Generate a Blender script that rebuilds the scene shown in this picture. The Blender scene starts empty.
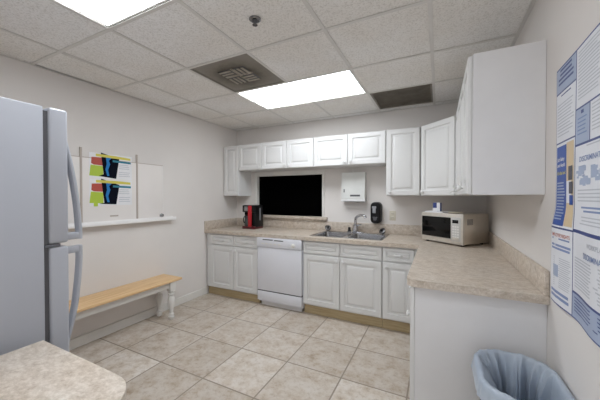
import bpy, bmesh, math, random
from mathutils import Vector, Matrix
random.seed(7)
S = bpy.context.scene
COL = S.collection
PI = math.pi

# ------------------------------------------------------------------ room dims
XL, XR = -2.94, 0.468          # left / right wall
YB = 3.62                     # back wall
YF = -0.35                    # wall behind fridge
YE = YF                       # the entry opening beside it left open so plain world light fills the room
ZC = 2.4328                   # ceiling
GX, GY, G = -0.0478, 2.896, 0.6096   # ceiling grid origin and pitch
ZT = 0.905                    # worktop height

# ------------------------------------------------------------------ materials
MATS = {}
def nodes_of(name):
    m = bpy.data.materials.new(name); m.use_nodes = True
    nt = m.node_tree
    return m, nt, nt.nodes['Principled BSDF']
def N(nt, t, **kw):
    n = nt.nodes.new(t)
    for k, v in kw.items(): setattr(n, k, v)
    return n
def world_pos(nt, scale=(1,1,1), loc=(0,0,0), rot=(0,0,0)):
    g = N(nt, 'ShaderNodeNewGeometry'); mp = N(nt, 'ShaderNodeMapping')
    mp.inputs['Scale'].default_value = scale; mp.inputs['Location'].default_value = loc
    mp.inputs['Rotation'].default_value = rot
    nt.links.new(g.outputs['Position'], mp.inputs['Vector']); return mp.outputs['Vector']
def ramp(nt, fac, stops):
    r = N(nt, 'ShaderNodeValToRGB'); nt.links.new(fac, r.inputs['Fac'])
    els = r.color_ramp.elements
    while len(els) < len(stops): els.new(0.5)
    for e, (p, c) in zip(els, stops): e.position = p; e.color = (*c, 1)
    return r.outputs['Color']
def noise(nt, vec, scale, detail=4, rough=0.6):
    n = N(nt, 'ShaderNodeTexNoise'); n.inputs['Scale'].default_value = scale
    n.inputs['Detail'].default_value = detail; n.inputs['Roughness'].default_value = rough
    nt.links.new(vec, n.inputs['Vector']); return n.outputs['Fac']
def mixc(nt, fac, a, b, mode='MIX'):
    m = N(nt, 'ShaderNodeMix', data_type='RGBA', blend_type=mode)
    for sock, v in ((m.inputs[0], fac), (m.inputs[6], a), (m.inputs[7], b)):
        if hasattr(v, 'links') or hasattr(v, 'is_linked'): nt.links.new(v, sock)
        else: sock.default_value = v if not isinstance(v, tuple) else (*v, 1)
    return m.outputs[2]
def bump(nt, bs, h, strength=0.2, dist=0.002):
    b = N(nt, 'ShaderNodeBump'); b.inputs['Strength'].default_value = strength
    b.inputs['Distance'].default_value = dist
    nt.links.new(h, b.inputs['Height']); nt.links.new(b.outputs['Normal'], bs.inputs['Normal'])
def plain(name, col, rough=0.5, metal=0.0, var=0.04, nscale=6.0, spec=0.5, coat=0.0):
    """simple paint/plastic/metal with a little procedural unevenness"""
    m, nt, bs = nodes_of(name)
    f = noise(nt, world_pos(nt), nscale, 3)
    lo = tuple(c*(1-var) for c in col); hi = tuple(min(1, c*(1+var)) for c in col)
    nt.links.new(ramp(nt, f, [(0.3, lo), (0.7, hi)]), bs.inputs['Base Color'])
    bs.inputs['Roughness'].default_value = rough; bs.inputs['Metallic'].default_value = metal
    bs.inputs['Specular IOR Level'].default_value = spec
    bs.inputs['Coat Weight'].default_value = coat
    MATS[name] = m; return m

plain('wall_paint', (0.725, 0.695, 0.672), 0.8, var=0.025, nscale=1.6, spec=0.2)
plain('trim_white', (0.74, 0.73, 0.70), 0.45)
plain('cabinet_white', (0.715, 0.715, 0.71), 0.42, var=0.015)
plain('panel_grey_white', (0.725, 0.72, 0.73), 0.5, var=0.02)
plain('cabinet_shadow_gap', (0.35, 0.34, 0.33), 0.8)
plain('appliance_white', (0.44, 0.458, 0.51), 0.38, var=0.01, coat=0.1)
plain('dishwasher_white', (0.72, 0.73, 0.78), 0.35, var=0.01)
plain('gasket_grey', (0.10, 0.10, 0.11), 0.7)
plain('bar_white', (0.68, 0.665, 0.64), 0.5)
plain('dark_plenum', (0.03, 0.028, 0.026), 0.9)
plain('black_plastic', (0.008, 0.008, 0.009), 0.35, spec=0.25)
plain('matte_black', (0.0012, 0.0012, 0.0013), 0.9, spec=0.0)
plain('red_plastic', (0.42, 0.008, 0.016), 0.35)
plain('maroon_plastic', (0.085, 0.006, 0.010), 0.35)
plain('chrome', (0.50, 0.50, 0.52), 0.14, 1.0)
plain('dark_chrome', (0.25, 0.25, 0.26), 0.25, 1.0)
plain('stainless', (0.46, 0.46, 0.47), 0.24, 1.0, var=0.05, nscale=30)
plain('microwave_steel', (0.64, 0.60, 0.54), 0.40, 0.45, var=0.06, nscale=25)
plain('microwave_case', (0.70, 0.64, 0.56), 0.28, 0.75, var=0.05, nscale=12)
plain('oven_glass', (0.005, 0.005, 0.005), 0.09, spec=0.28)
plain('coffee_glass', (0.03, 0.04, 0.04), 0.05, spec=0.8, coat=0.5)
plain('coffee_brew', (0.012, 0.006, 0.004), 0.2)
plain('keypad_grey', (0.56, 0.55, 0.53), 0.5)
plain('paper_white', (0.80, 0.80, 0.82), 0.7, spec=0.2)
plain('notice_white', (0.74, 0.755, 0.80), 0.45)
plain('notice_blue', (0.018, 0.08, 0.36), 0.4)
plain('notice_navy', (0.030, 0.055, 0.22), 0.4)
plain('notice_pale_blue', (0.36, 0.43, 0.58), 0.4)
plain('notice_tan', (0.66, 0.52, 0.33), 0.45)
plain('notice_grey_ink', (0.50, 0.52, 0.57), 0.5)
plain('notice_blue_ink', (0.20, 0.27, 0.47), 0.5)
plain('notice_red_ink', (0.52, 0.17, 0.13), 0.5)
plain('notice_dark_photo', (0.05, 0.05, 0.07), 0.4, var=0.5, nscale=60)
plain('flyer_black', (0.002, 0.003, 0.010), 0.7, spec=0.1)
plain('flyer_blue', (0.03, 0.20, 0.50), 0.7, spec=0.1)
plain('flyer_teal', (0.05, 0.22, 0.30), 0.7, spec=0.1)
plain('flyer_yellow', (0.68, 0.60, 0.10), 0.5)
plain('flyer_red', (0.45, 0.075, 0.05), 0.5)
plain('flyer_green', (0.42, 0.56, 0.05), 0.5)
plain('board_white', (0.80, 0.765, 0.74), 0.4, var=0.01)
plain('board_strip', (0.46, 0.40, 0.35), 0.6)
plain('tray_white', (0.86, 0.85, 0.84), 0.4)
plain('outlet_ivory', (0.62, 0.58, 0.48), 0.45)
plain('dispenser_white', (0.69, 0.70, 0.68), 0.35)
plain('label_dark', (0.09, 0.09, 0.10), 0.5)
plain('window_smoke', (0.30, 0.31, 0.33), 0.2)
plain('can_brown', (0.030, 0.026, 0.025), 0.5)
plain('vent_blade', (0.36, 0.325, 0.27), 0.5, var=0.15, nscale=20)
plain('grille_brown', (0.26, 0.235, 0.20), 0.6, var=0.2, nscale=9)
plain('box_blue', (0.035, 0.055, 0.20), 0.5)

def make_laminate():
    m, nt, bs = nodes_of('laminate')
    v = world_pos(nt)
    vs = world_pos(nt, (1.0, 1.7, 1.4), rot=(0, 0, 0.6))
    a = ramp(nt, noise(nt, vs, 24, 8, 0.75), [(0.30, (0.40, 0.335, 0.265)), (0.44, (0.545, 0.475, 0.40)), (0.58, (0.66, 0.60, 0.53)), (0.74, (0.73, 0.685, 0.625))])
    b = ramp(nt, noise(nt, v, 120, 3, 0.7), [(0.38, (0.84, 0.82, 0.79)), (0.60, (1.0, 1.0, 1.0))])
    c = mixc(nt, 1.0, a, b, 'MULTIPLY')
    p = ramp(nt, noise(nt, v, 4.0, 4), [(0.35, (1.0, 0.97, 0.95)), (0.65, (0.96, 0.96, 0.97))])
    nt.links.new(mixc(nt, 1.0, c, p, 'MULTIPLY'), bs.inputs['Base Color'])
    bs.inputs['Roughness'].default_value = 0.42
    MATS['laminate'] = m
make_laminate()

def make_floor():
    m, nt, bs = nodes_of('floor_tile')
    T = 0.4665
    v = world_pos(nt, loc=(1.5859 + 10*T, -2.0174 + 12*T, 0))
    br = N(nt, 'ShaderNodeTexBrick'); br.offset = 0.0; br.squash = 1.0
    for k, val in (('Scale', 1), ('Brick Width', T), ('Row Height', T), ('Mortar Size', 0.0065), ('Mortar Smooth', 0.25), ('Bias', 0)):
        br.inputs[k].default_value = val
    br.inputs['Color1'].default_value = (0.83, 0.80, 0.765, 1); br.inputs['Color2'].default_value = (1.06, 1.055, 1.05, 1)
    br.inputs['Mortar'].default_value = (1, 1, 1, 1)
    nt.links.new(v, br.inputs['Vector'])
    w = world_pos(nt)
    base = ramp(nt, noise(nt, w, 8.0, 8, 0.7), [(0.32, (0.41, 0.335, 0.26)), (0.44, (0.54, 0.475, 0.405)), (0.56, (0.615, 0.57, 0.52)), (0.75, (0.65, 0.62, 0.585))])
    veins = ramp(nt, noise(nt, w, 26, 6, 0.75), [(0.34, (0.78, 0.73, 0.67)), (0.50, (1, 1, 1))])
    c = mixc(nt, 1.0, base, veins, 'MULTIPLY')
    c = mixc(nt, 1.0, c, br.outputs['Color'], 'MULTIPLY')
    c = mixc(nt, br.outputs['Fac'], c, (0.27, 0.225, 0.18))
    nt.links.new(c, bs.inputs['Base Color'])
    inv = N(nt, 'ShaderNodeMath', operation='SUBTRACT'); inv.inputs[0].default_value = 1.0
    nt.links.new(br.outputs['Fac'], inv.inputs[1])
    bump(nt, bs, inv.outputs[0], 0.5, 0.002)
    bs.inputs['Roughness'].default_value = 0.40
    MATS['floor_tile'] = m
make_floor()

def make_ceiling():
    m, nt, bs = nodes_of('ceiling_tile')
    w = world_pos(nt)
    n1 = noise(nt, w, 100, 4, 0.7)
    c = ramp(nt, n1, [(0.36, (0.68, 0.67, 0.65)), (0.50, (0.87, 0.865, 0.855)), (0.65, (0.90, 0.895, 0.89))])
    st = ramp(nt, noise(nt, w, 1.4, 3), [(0.35, (0.94, 0.92, 0.89)), (0.6, (1, 1, 1))])
    nt.links.new(mixc(nt, 1.0, c, st, 'MULTIPLY'), bs.inputs['Base Color'])
    bump(nt, bs, n1, 0.5, 0.004)
    bs.inputs['Roughness'].default_value = 0.9; bs.inputs['Specular IOR Level'].default_value = 0.1
    MATS['ceiling_tile'] = m
make_ceiling()

def make_wood(name, c0, c1, c2, scale=(40, 2.2, 40), rough=0.45):
    m, nt, bs = nodes_of(name)
    f = noise(nt, world_pos(nt, scale), 1.0, 6, 0.6)
    nt.links.new(ramp(nt, f, [(0.3, c0), (0.52, c1), (0.72, c2)]), bs.inputs['Base Color'])
    bs.inputs['Roughness'].default_value = rough
    MATS[name] = m
make_wood('bench_oak', (0.58, 0.36, 0.16), (0.74, 0.50, 0.265), (0.83, 0.61, 0.36))
make_wood('toe_kick_wood', (0.34, 0.25, 0.13), (0.44, 0.345, 0.20), (0.50, 0.40, 0.25), (3, 3, 60))

def make_vent_metal():
    # painted steel diffuser dirtied around its blades: the dust has its own blotchy shape
    m, nt, bs = nodes_of('dusty_vent')
    vec = world_pos(nt, loc=(-(GX - 2.5*G), -(GY - 1.5*G), 0))
    ln = N(nt, 'ShaderNodeVectorMath', operation='LENGTH')
    sep = N(nt, 'ShaderNodeSeparateXYZ'); nt.links.new(vec, sep.inputs[0])
    cmb = N(nt, 'ShaderNodeCombineXYZ'); nt.links.new(sep.outputs[0], cmb.inputs[0]); nt.links.new(sep.outputs[1], cmb.inputs[1])
    nt.links.new(cmb.outputs[0], ln.inputs[0])
    ns = noise(nt, world_pos(nt), 14, 5, 0.7)
    ad = N(nt, 'ShaderNodeMath', operation='MULTIPLY_ADD'); nt.links.new(ns, ad.inputs[0]); ad.inputs[1].default_value = 0.14
    nt.links.new(ln.outputs['Value'], ad.inputs[2])
    c = ramp(nt, ad.outputs[0], [(0.10, (0.17, 0.14, 0.105)), (0.22, (0.10, 0.083, 0.064)), (0.30, (0.20, 0.18, 0.15)), (0.40, (0.25, 0.23, 0.20))])
    nt.links.new(c, bs.inputs['Base Color']); bs.inputs['Roughness'].default_value = 0.6
    MATS['dusty_vent'] = m
make_vent_metal()

def make_emit(name, col, strength):
    m, nt, bs = nodes_of(name)
    v = noise(nt, world_pos(nt), 90, 2)
    nt.links.new(ramp(nt, v, [(0.4, tuple(c*0.985 for c in col)), (0.6, col)]), bs.inputs['Emission Color'])
    bs.inputs['Base Color'].default_value = (0.8, 0.8, 0.8, 1)
    bs.inputs['Emission Strength'].default_value = strength
    MATS[name] = m
make_emit('light_lens', (0.90, 0.95, 1.0), 9.7)

def make_liner():
    m, nt, bs = nodes_of('bag_film')
    f = noise(nt, world_pos(nt), 9, 4)
    c = ramp(nt, f, [(0.3, (0.46, 0.54, 0.65)), (0.7, (0.57, 0.64, 0.735))])
    nt.links.new(c, bs.inputs['Base Color'])
    bs.inputs['Roughness'].default_value = 0.32
    tr = N(nt, 'ShaderNodeBsdfTranslucent'); nt.links.new(c, tr.inputs['Color'])
    tp = N(nt, 'ShaderNodeBsdfTransparent')
    m1 = N(nt, 'ShaderNodeMixShader'); m1.inputs[0].default_value = 0.15
    nt.links.new(bs.outputs[0], m1.inputs[1]); nt.links.new(tr.outputs[0], m1.inputs[2])
    m2 = N(nt, 'ShaderNodeMixShader'); m2.inputs[0].default_value = 0.10
    nt.links.new(m1.outputs[0], m2.inputs[1]); nt.links.new(tp.outputs[0], m2.inputs[2])
    nt.links.new(m2.outputs[0], nt.nodes['Material Output'].inputs['Surface'])
    MATS['bag_film'] = m
make_liner()

# ------------------------------------------------------------------ mesh builder
def wm(o):
    m = Matrix.Identity(4)
    while o is not None:
        m = o.matrix_basis @ m; o = o.parent
    return m
class MB:
    """collects shapes in world (or frame M) coordinates; build() links ONE mesh object"""
    def __init__(s, M=None): s.bm = bmesh.new(); s.mi = 0; s.M = M or Matrix.Identity(4)
    def _take(s, b):
        b.normal_update()
        vm = {v: s.bm.verts.new(v.co) for v in b.verts}
        for f in b.faces:
            try:
                nf = s.bm.faces.new([vm[v] for v in f.verts]); nf.material_index = s.mi
            except ValueError: pass
        b.free(); return s
    def box(s, x0, x1, y0, y1, z0, z1, bev=0.0, seg=2):
        b = bmesh.new(); bmesh.ops.create_cube(b, size=1)
        for v in b.verts:
            v.co = Vector(((x0+x1)/2 + v.co.x*(x1-x0), (y0+y1)/2 + v.co.y*(y1-y0), (z0+z1)/2 + v.co.z*(z1-z0)))
        if bev > 0: bmesh.ops.bevel(b, geom=b.edges[:], offset=bev, segments=seg, profile=0.5, affect='EDGES')
        return s._take(b)
    def prism(s, poly, z0, z1, bev=0.0, seg=2, axis='z'):
        """polygon (a,b) extruded along axis"""
        def P(a, b_, c): return {'z': (a, b_, c), 'y': (a, c, b_), 'x': (c, a, b_)}[axis]
        b = bmesh.new()
        lo = [b.verts.new(P(x, y, z0)) for x, y in poly]; hi = [b.verts.new(P(x, y, z1)) for x, y in poly]
        n = len(poly)
        b.faces.new(lo[::-1]); top = b.faces.new(hi)
        for i in range(n): b.faces.new([lo[i], lo[(i+1) % n], hi[(i+1) % n], hi[i]])
        bmesh.ops.recalc_face_normals(b, faces=b.faces[:])
        if bev > 0:
            es = [e for e in b.edges if all(v in hi for v in e.verts)] + [e for e in b.edges if all(v in lo for v in e.verts)]
            bmesh.ops.bevel(b, geom=es, offset=bev, segments=seg, profile=0.5, affect='EDGES')
        return s._take(b)
    def lathe(s, prof, base, axis=(0, 0, 1), seg=20, cap=True):
        """prof: list of (radius, height along axis)"""
        ax = Vector(axis).normalized(); u = ax.orthogonal().normalized(); w = ax.cross(u)
        base = Vector(base); b = bmesh.new(); rings = []
        for r, h in prof:
            rings.append([b.verts.new(base + ax*h + (u*math.cos(2*PI*k/seg) + w*math.sin(2*PI*k/seg))*max(r, 1e-5)) for k in range(seg)])
        for a, c in zip(rings, rings[1:]):
            for k in range(seg): b.faces.new([a[k], a[(k+1) % seg], c[(k+1) % seg], c[k]])
        if cap: b.faces.new(rings[0][::-1]); b.faces.new(rings[-1])
        bmesh.ops.recalc_face_normals(b, faces=b.faces[:])
        return s._take(b)
    def tube(s, pts, rad, seg=10, flat=(1, 1)):
        pts = [Vector(p) for p in pts]; b = bmesh.new(); rings = []
        rads = rad if isinstance(rad, (list, tuple)) else [rad]*len(pts)
        up = Vector((0, 0, 1))
        t0 = (pts[1]-pts[0]).normalized()
        u = t0.cross(up); u = t0.orthogonal() if u.length < 1e-3 else u
        u.normalize()
        for i, p in enumerate(pts):
            t = (pts[min(i+1, len(pts)-1)] - pts[max(i-1, 0)]).normalized()
            u = (u - t*u.dot(t)).normalized(); w = t.cross(u)
            rings.append([b.verts.new(p + (u*math.cos(2*PI*k/seg)*flat[0] + w*math.sin(2*PI*k/seg)*flat[1])*rads[i]) for k in range(seg)])
        for a, c in zip(rings, rings[1:]):
            for k in range(seg): b.faces.new([a[k], a[(k+1) % seg], c[(k+1) % seg], c[k]])
        b.faces.new(rings[0][::-1]); b.faces.new(rings[-1])
        bmesh.ops.recalc_face_normals(b, faces=b.faces[:])
        return s._take(b)
    def rings(s, loops, cap0=False, cap1=False):
        b = bmesh.new(); rs = [[b.verts.new(p) for p in l] for l in loops]
        n = len(rs[0])
        for a, c in zip(rs, rs[1:]):
            for k in range(n): b.faces.new([a[k], a[(k+1) % n], c[(k+1) % n], c[k]])
        if cap0: b.faces.new(rs[0][::-1])
        if cap1: b.faces.new(rs[-1])
        return s._take(b)
    def quad(s, *p):
        b = bmesh.new(); b.faces.new([b.verts.new(q) for q in p]); return s._take(b)
    def raised(s, x0, x1, z0, z1, y, th=0.019, fr=0.052):
        """raised-panel door or drawer front, front face at y, looking towards -y"""
        w = min(x1-x0, z1-z0); fr = min(fr, w*0.22)
        k = min(1.0, w/0.25); rows = [(0, th), (0, 0.005), (0.005, 0), (fr, 0), (fr+0.003, 0.012), (fr+0.003+0.020*k, 0.0125), (fr+0.003+0.034*k, 0.0015), (fr+0.003+0.040*k, 0.0005)]
        loops = [[(x0+i, y+d, z0+i), (x1-i, y+d, z0+i), (x1-i, y+d, z1-i), (x0+i, y+d, z1-i)] for i, d in rows]
        return s.rings(loops, True, True)
    def build(s, name, mat, parent=None, smooth=35):
        T = s.M if parent is None else wm(parent).inverted() @ s.M
        bmesh.ops.transform(s.bm, matrix=T, verts=s.bm.verts[:])
        me = bpy.data.meshes.new(name); s.bm.to_mesh(me); s.bm.free()
        for m in (mat if isinstance(mat, (list, tuple)) else [mat]): me.materials.append(MATS[m])
        if smooth:
            me.polygons.foreach_set('use_smooth', [True]*len(me.polygons))
            me.set_sharp_from_angle(angle=math.radians(smooth))
        o = bpy.data.objects.new(name, me); COL.objects.link(o); o.parent = parent
        return o
def tag(o, label, cat, group=None):
    o['label'] = label; o['category'] = cat
    if group: o['group'] = group
    return o
def thing(name, label, cat, loc=(0, 0, 0), rz=0.0, group=None):
    o = bpy.data.objects.new(name, None); COL.objects.link(o); o.empty_display_size = 0.1
    o.location = loc; o.rotation_euler = (0, 0, rz)
    o.matrix_basis = Matrix.Translation(loc) @ Matrix.Rotation(rz, 4, 'Z')
    return tag(o, label, cat, group)
def struct(o, ):
    o['kind'] = 'structure'; return o
def frame(loc, rz): return Matrix.Translation(loc) @ Matrix.Rotation(rz, 4, 'Z')

# ------------------------------------------------------------------ room shell
W = 0.12
b = MB(); b.box(XL-W, XR+W, YE-W, YB+0.6, -0.1, 0); struct(b.build('floor', 'floor_tile', smooth=0))
b = MB(); b.box(XL-W, XL, YF-W, YB+W, 0, 2.72); struct(b.build('wall_left', 'wall_paint', smooth=0))
b = MB(); b.box(XR, XR+W, YE-W, YB+W, 0, 2.72); struct(b.build('wall_right', 'wall_paint', smooth=0))
OX0, OX1, OZ0, OZ1 = -2.535, -1.444, 1.085, 1.688
b = MB()
b.box(XL, OX0, YB, YB+W, 0, 2.72); b.box(OX1, XR, YB, YB+W, 0, 2.72)
b.box(OX0, OX1, YB, YB+W, 0, OZ0); b.box(OX0, OX1, YB, YB+W, OZ1, 2.72)
struct(b.build('wall_back', 'wall_paint', smooth=0))
b = MB(); b.box(XL, -0.62, YF-W, YF, 0, 2.72); struct(b.build('wall_front', 'wall_paint', smooth=0))

# ceiling: lay-in tiles between T-bars, with openings for the fixtures
open_cells = {(1, 0), (2, 0), (1, 3), (2, 3), (2, 1), (0, -1)}
b = MB(); R = random.Random(3)
for i in range(-1, 6):
    for j in range(-2, 9):
        if (i, j) in open_cells: continue
        x1 = GX - G*i; x0 = x1 - G; y1 = GY - G*j; y0 = y1 - G     # cell i: between grid lines i and i+1
        cx0, cx1, cy0, cy1 = max(x0, XL), min(x1, XR), max(y0, YE), min(y1, YB)
        if cx1-cx0 < 0.02 or cy1-cy0 < 0.02: continue
        if cx1 < -0.62-0.01 and cy1 < YF-0.02: continue
        t = 0.006
        a0, a1, c0, c1 = cx0+t, cx1-t, cy0+t, cy1-t
        if i == 4 and j in (0, 1, 2): a0 += (0.016, 0.018, 0.026)[j]                # ragged cut edge along the left wall
        if i == 4 and j in (1, 2): a1 -= (0, 0.014, 0.024)[j]
        dz = [R.uniform(0, 0.0035) for _ in range(4)]
        zz = ZC + 0.0005
        lo = [(a0, c0, zz+dz[0]), (a1, c0, zz+dz[1]), (a1, c1, zz+dz[2]), (a0, c1, zz+dz[3])]
        hi = [(p[0], p[1], ZC+0.018) for p in lo]
        b.rings([lo[::-1], hi[::-1]], True, True)
struct(b.build('ceiling', 'ceiling_tile', smooth=0))
b = MB()
def skip(i, j, horiz):
    if horiz: return False
    return (i == 2 and j in (0, 3))
hw = 0.012
for i in range(0, 5):           # bars along Y on grid line x_i
    x = GX - G*i
    for j in range(-2, 9):
        y1 = min(GY - G*j, YB-0.001); y0 = max(GY - G*(j+1), (YF if x < -0.63 else YE)+0.001)
        if y1-y0 < 0.02 or skip(i, j, False): continue
        b.box(x-hw, x+hw, y0, y1, ZC-0.003, ZC)
for j in range(-1, 9):          # bars along X on grid line y_j
    y = GY - G*j
    if y > YB or y < YE: continue
    b.box((XL if y > YF else -0.62)+0.001, XR-0.001, y-hw, y+hw, ZC-0.0032, ZC-0.0001)
for q in ((XL+0.0005, XL+0.014, YF, YB), (XR-0.02, XR-0.0005, YE, YB)):
    b.box(q[0], q[1], q[2]+0.001, q[3]-0.001, ZC-0.004, ZC-0.0002)
b.box(XL+0.001, XR-0.001, YB-0.02, YB-0.0005, ZC-0.004, ZC-0.0002)
struct(b.build('trim_1', 'bar_white', smooth=0))
b = MB(); b.box(XL-W, XR+W, YE-W, YB+W, 2.72, 2.78); struct(b.build('trim_2', 'dark_plenum', smooth=0))
b = MB()
b.box(XL+0.0005, XL+0.014, YF, 2.96, 0.001, 0.095, 0.004); struct(b.build('baseboard_left', 'trim_white', smooth=0))
b = MB(); b.box(XR-0.014, XR-0.0005, YE, 1.709, 0.001, 0.095, 0.004); struct(b.build('baseboard_right', 'trim_white', smooth=0))

# pass-through window: casing, stool, black backing
b = MB()
b.box(OX0-0.045, OX0+0.004, YB-0.016, YB+0.10, OZ0-0.03, OZ1+0.02, 0.003)
b.box(OX1-0.004, OX1+0.03, YB-0.010, YB+0.10, OZ0-0.03, OZ1+0.02, 0.003)
b.box(OX0-0.045, OX1+0.03, YB-0.014, YB+0.10, OZ1-0.004, OZ1+0.055, 0.003)
w1 = struct(b.build('window_1', 'trim_white'))
b = MB(); b.box(OX0, OX1, YB+0.045, YB+0.055, OZ0, OZ1); b.build('dark_beyond', 'matte_black', w1)  # flat black sheet stands in for the darkness past the opening
b = MB(); b.box(OX0-0.09, OX1+0.075, YB-0.055, YB+0.04, 1.052, 1.090, 0.006); b.box(OX0-0.09, OX1+0.07, YB-0.03, YB-0.001, 1.031, 1.0525, 0.003)
struct(b.build('trim_3', 'laminate'))

# ------------------------------------------------------------------ ceiling fixtures
def troffer(i, j, label):
    x1 = GX - G*i; x0 = x1 - 2*G; y1 = GY - G*j; y0 = y1 - G
    t = thing('ceiling_light', label, 'light', ((x0+x1)/2, (y0+y1)/2, ZC), group='ceiling lights')
    b = MB(); k = 0.014; f = 0.026
    b.box(x0+k, x1-k, y0+k, y0+f, ZC+0.0005, ZC+0.012, 0.002); b.box(x0+k, x1-k, y1-f, y1-k, ZC+0.0005, ZC+0.012, 0.002)
    b.box(x0+k, x0+f, y0+f, y1-f, ZC+0.0005, ZC+0.012, 0.002); b.box(x1-f, x1-k, y0+f, y1-f, ZC+0.0005, ZC+0.012, 0.002)
    b.box(x0+k, x1-k, y0+k, y1-k, ZC+0.09, ZC+0.10)
    b.build('frame', 'trim_white', t)
    b = MB(); b.box(x0+f-0.004, x1-f+0.004, y0+f-0.004, y1-f+0.004, ZC+0.006, ZC+0.009)
    b.build('lens', 'light_lens', t)
troffer(1, 0, 'lit fluorescent ceiling panel above the counter, beside the dirty square vent')
troffer(1, 3, 'lit fluorescent ceiling panel nearest the viewer, cut off by the top edge of the photo')

x1 = GX - 2*G; x0 = x1-G; y1 = GY - G; y0 = y1-G; cx, cy = (x0+x1)/2, (y0+y1)/2
t = thing('air_vent', 'dirty brown square ceiling air diffuser with pinwheel slots', 'vent', (cx, cy, ZC))
b = MB(); k = 0.013
b.box(x0+k, x1-k, y0+k, y0+0.03, ZC-0.002, ZC+0.012, 0.002); b.box(x0+k, x1-k, y1-0.03, y1-k, ZC-0.002, ZC+0.012, 0.002)
b.box(x0+k, x0+0.03, y0+0.03, y1-0.03, ZC-0.002, ZC+0.012, 0.002); b.box(x1-0.03, x1-k, y0+0.03, y1-0.03, ZC-0.002, ZC+0.012, 0.002)
b.build('frame', 'dusty_vent', t)
h = 0.135
b = MB()
b.box(x0+0.028, cx-h, y0+0.028, y1-0.028, ZC+0.004, ZC+0.008); b.box(cx+h, x1-0.028, y0+0.028, y1-0.028, ZC+0.004, ZC+0.008)
b.box(cx-h, cx+h, y0+0.028, cy-h, ZC+0.004, ZC+0.008); b.box(cx-h, cx+h, cy+h, y1-0.028, ZC+0.004, ZC+0.008)
b.build('face_plate', 'dusty_vent', t)
b = MB(); b.box(cx-h-0.02, cx+h+0.02, cy-h-0.02, cy+h+0.02, ZC+0.020, ZC+0.025); b.build('back_plate', 'label_dark', t)
for q in range(4):              # four quadrants, blades turned pinwheel-wise
    c, s_ = [(1, 0), (0, 1), (-1, 0), (0, -1)][q]
    b = MB(frame((cx, cy, 0), q*PI/2))
    b.box(0.004, h, 0.0, 0.008, ZC+0.000, ZC+0.014)
    for n in range(3):
        yy = 0.020 + n*0.042
        b.box(0.008, h-0.008, yy, yy+0.024, ZC-0.007, ZC-0.002, 0.002)
    b.build('louver', 'vent_blade', t)

x1 = GX; x0 = x1-G; y1 = GY+G; y0 = GY
t = thing('return_grille', 'plain dark brown-grey return air grille in the ceiling above the sink', 'vent', ((x0+x1)/2, (y0+y1)/2, ZC))
b = MB()
b.box(x0+k, x1-k, y0+k, y0+0.03, ZC-0.001, ZC+0.012, 0.002); b.box(x0+k, x1-k, y1-0.03, y1-k, ZC-0.001, ZC+0.012, 0.002)
b.box(x0+k, x0+0.03, y0+0.03, y1-0.03, ZC-0.001, ZC+0.012, 0.002); b.box(x1-0.03, x1-k, y0+0.03, y1-0.03, ZC-0.001, ZC+0.012, 0.002)
b.build('frame', 'grille_brown', t)
b = MB(); n = 46
for q in range(n):
    yy = y0+0.03 + (y1-y0-0.06)*q/n
    b.quad((x0+0.03, yy, ZC+0.001), (x1-0.03, yy, ZC+0.001), (x1-0.03, yy+0.006, ZC+0.0035), (x0+0.03, yy+0.006, ZC+0.0035))
b.build('slats', 'grille_brown', t)
b = MB(); b.box(x0+0.02, x1-0.02, y0+0.02, y1-0.02, ZC+0.006, ZC+0.0095); b.build('filter', 'grille_brown', t)

t = thing('fire_sprinkler', 'small round chrome fire sprinkler in a white ceiling tile', 'sprinkler', (-0.99, 1.392, ZC))
b = MB(); b.lathe([(0.036, 0), (0.036, 0.003), (0.030, 0.008), (0.020, 0.010)], (-0.99, 1.392, ZC-0.0005), (0, 0, -1), 24); b.build('escutcheon', 'dark_chrome', t)
b = MB(); b.lathe([(0.017, 0.008), (0.017, 0.016), (0.008, 0.02), (0.006, 0.034)], (-0.99, 1.392, ZC), (0, 0, -1), 16); b.build('body', 'label_dark', t)
b = MB(); b.lathe([(0.004, 0.030), (0.016, 0.034), (0.016, 0.036), (0.003, 0.037)], (-0.99, 1.392, ZC), (0, 0, -1), 16); b.build('deflector', 'dark_chrome', t)

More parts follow.
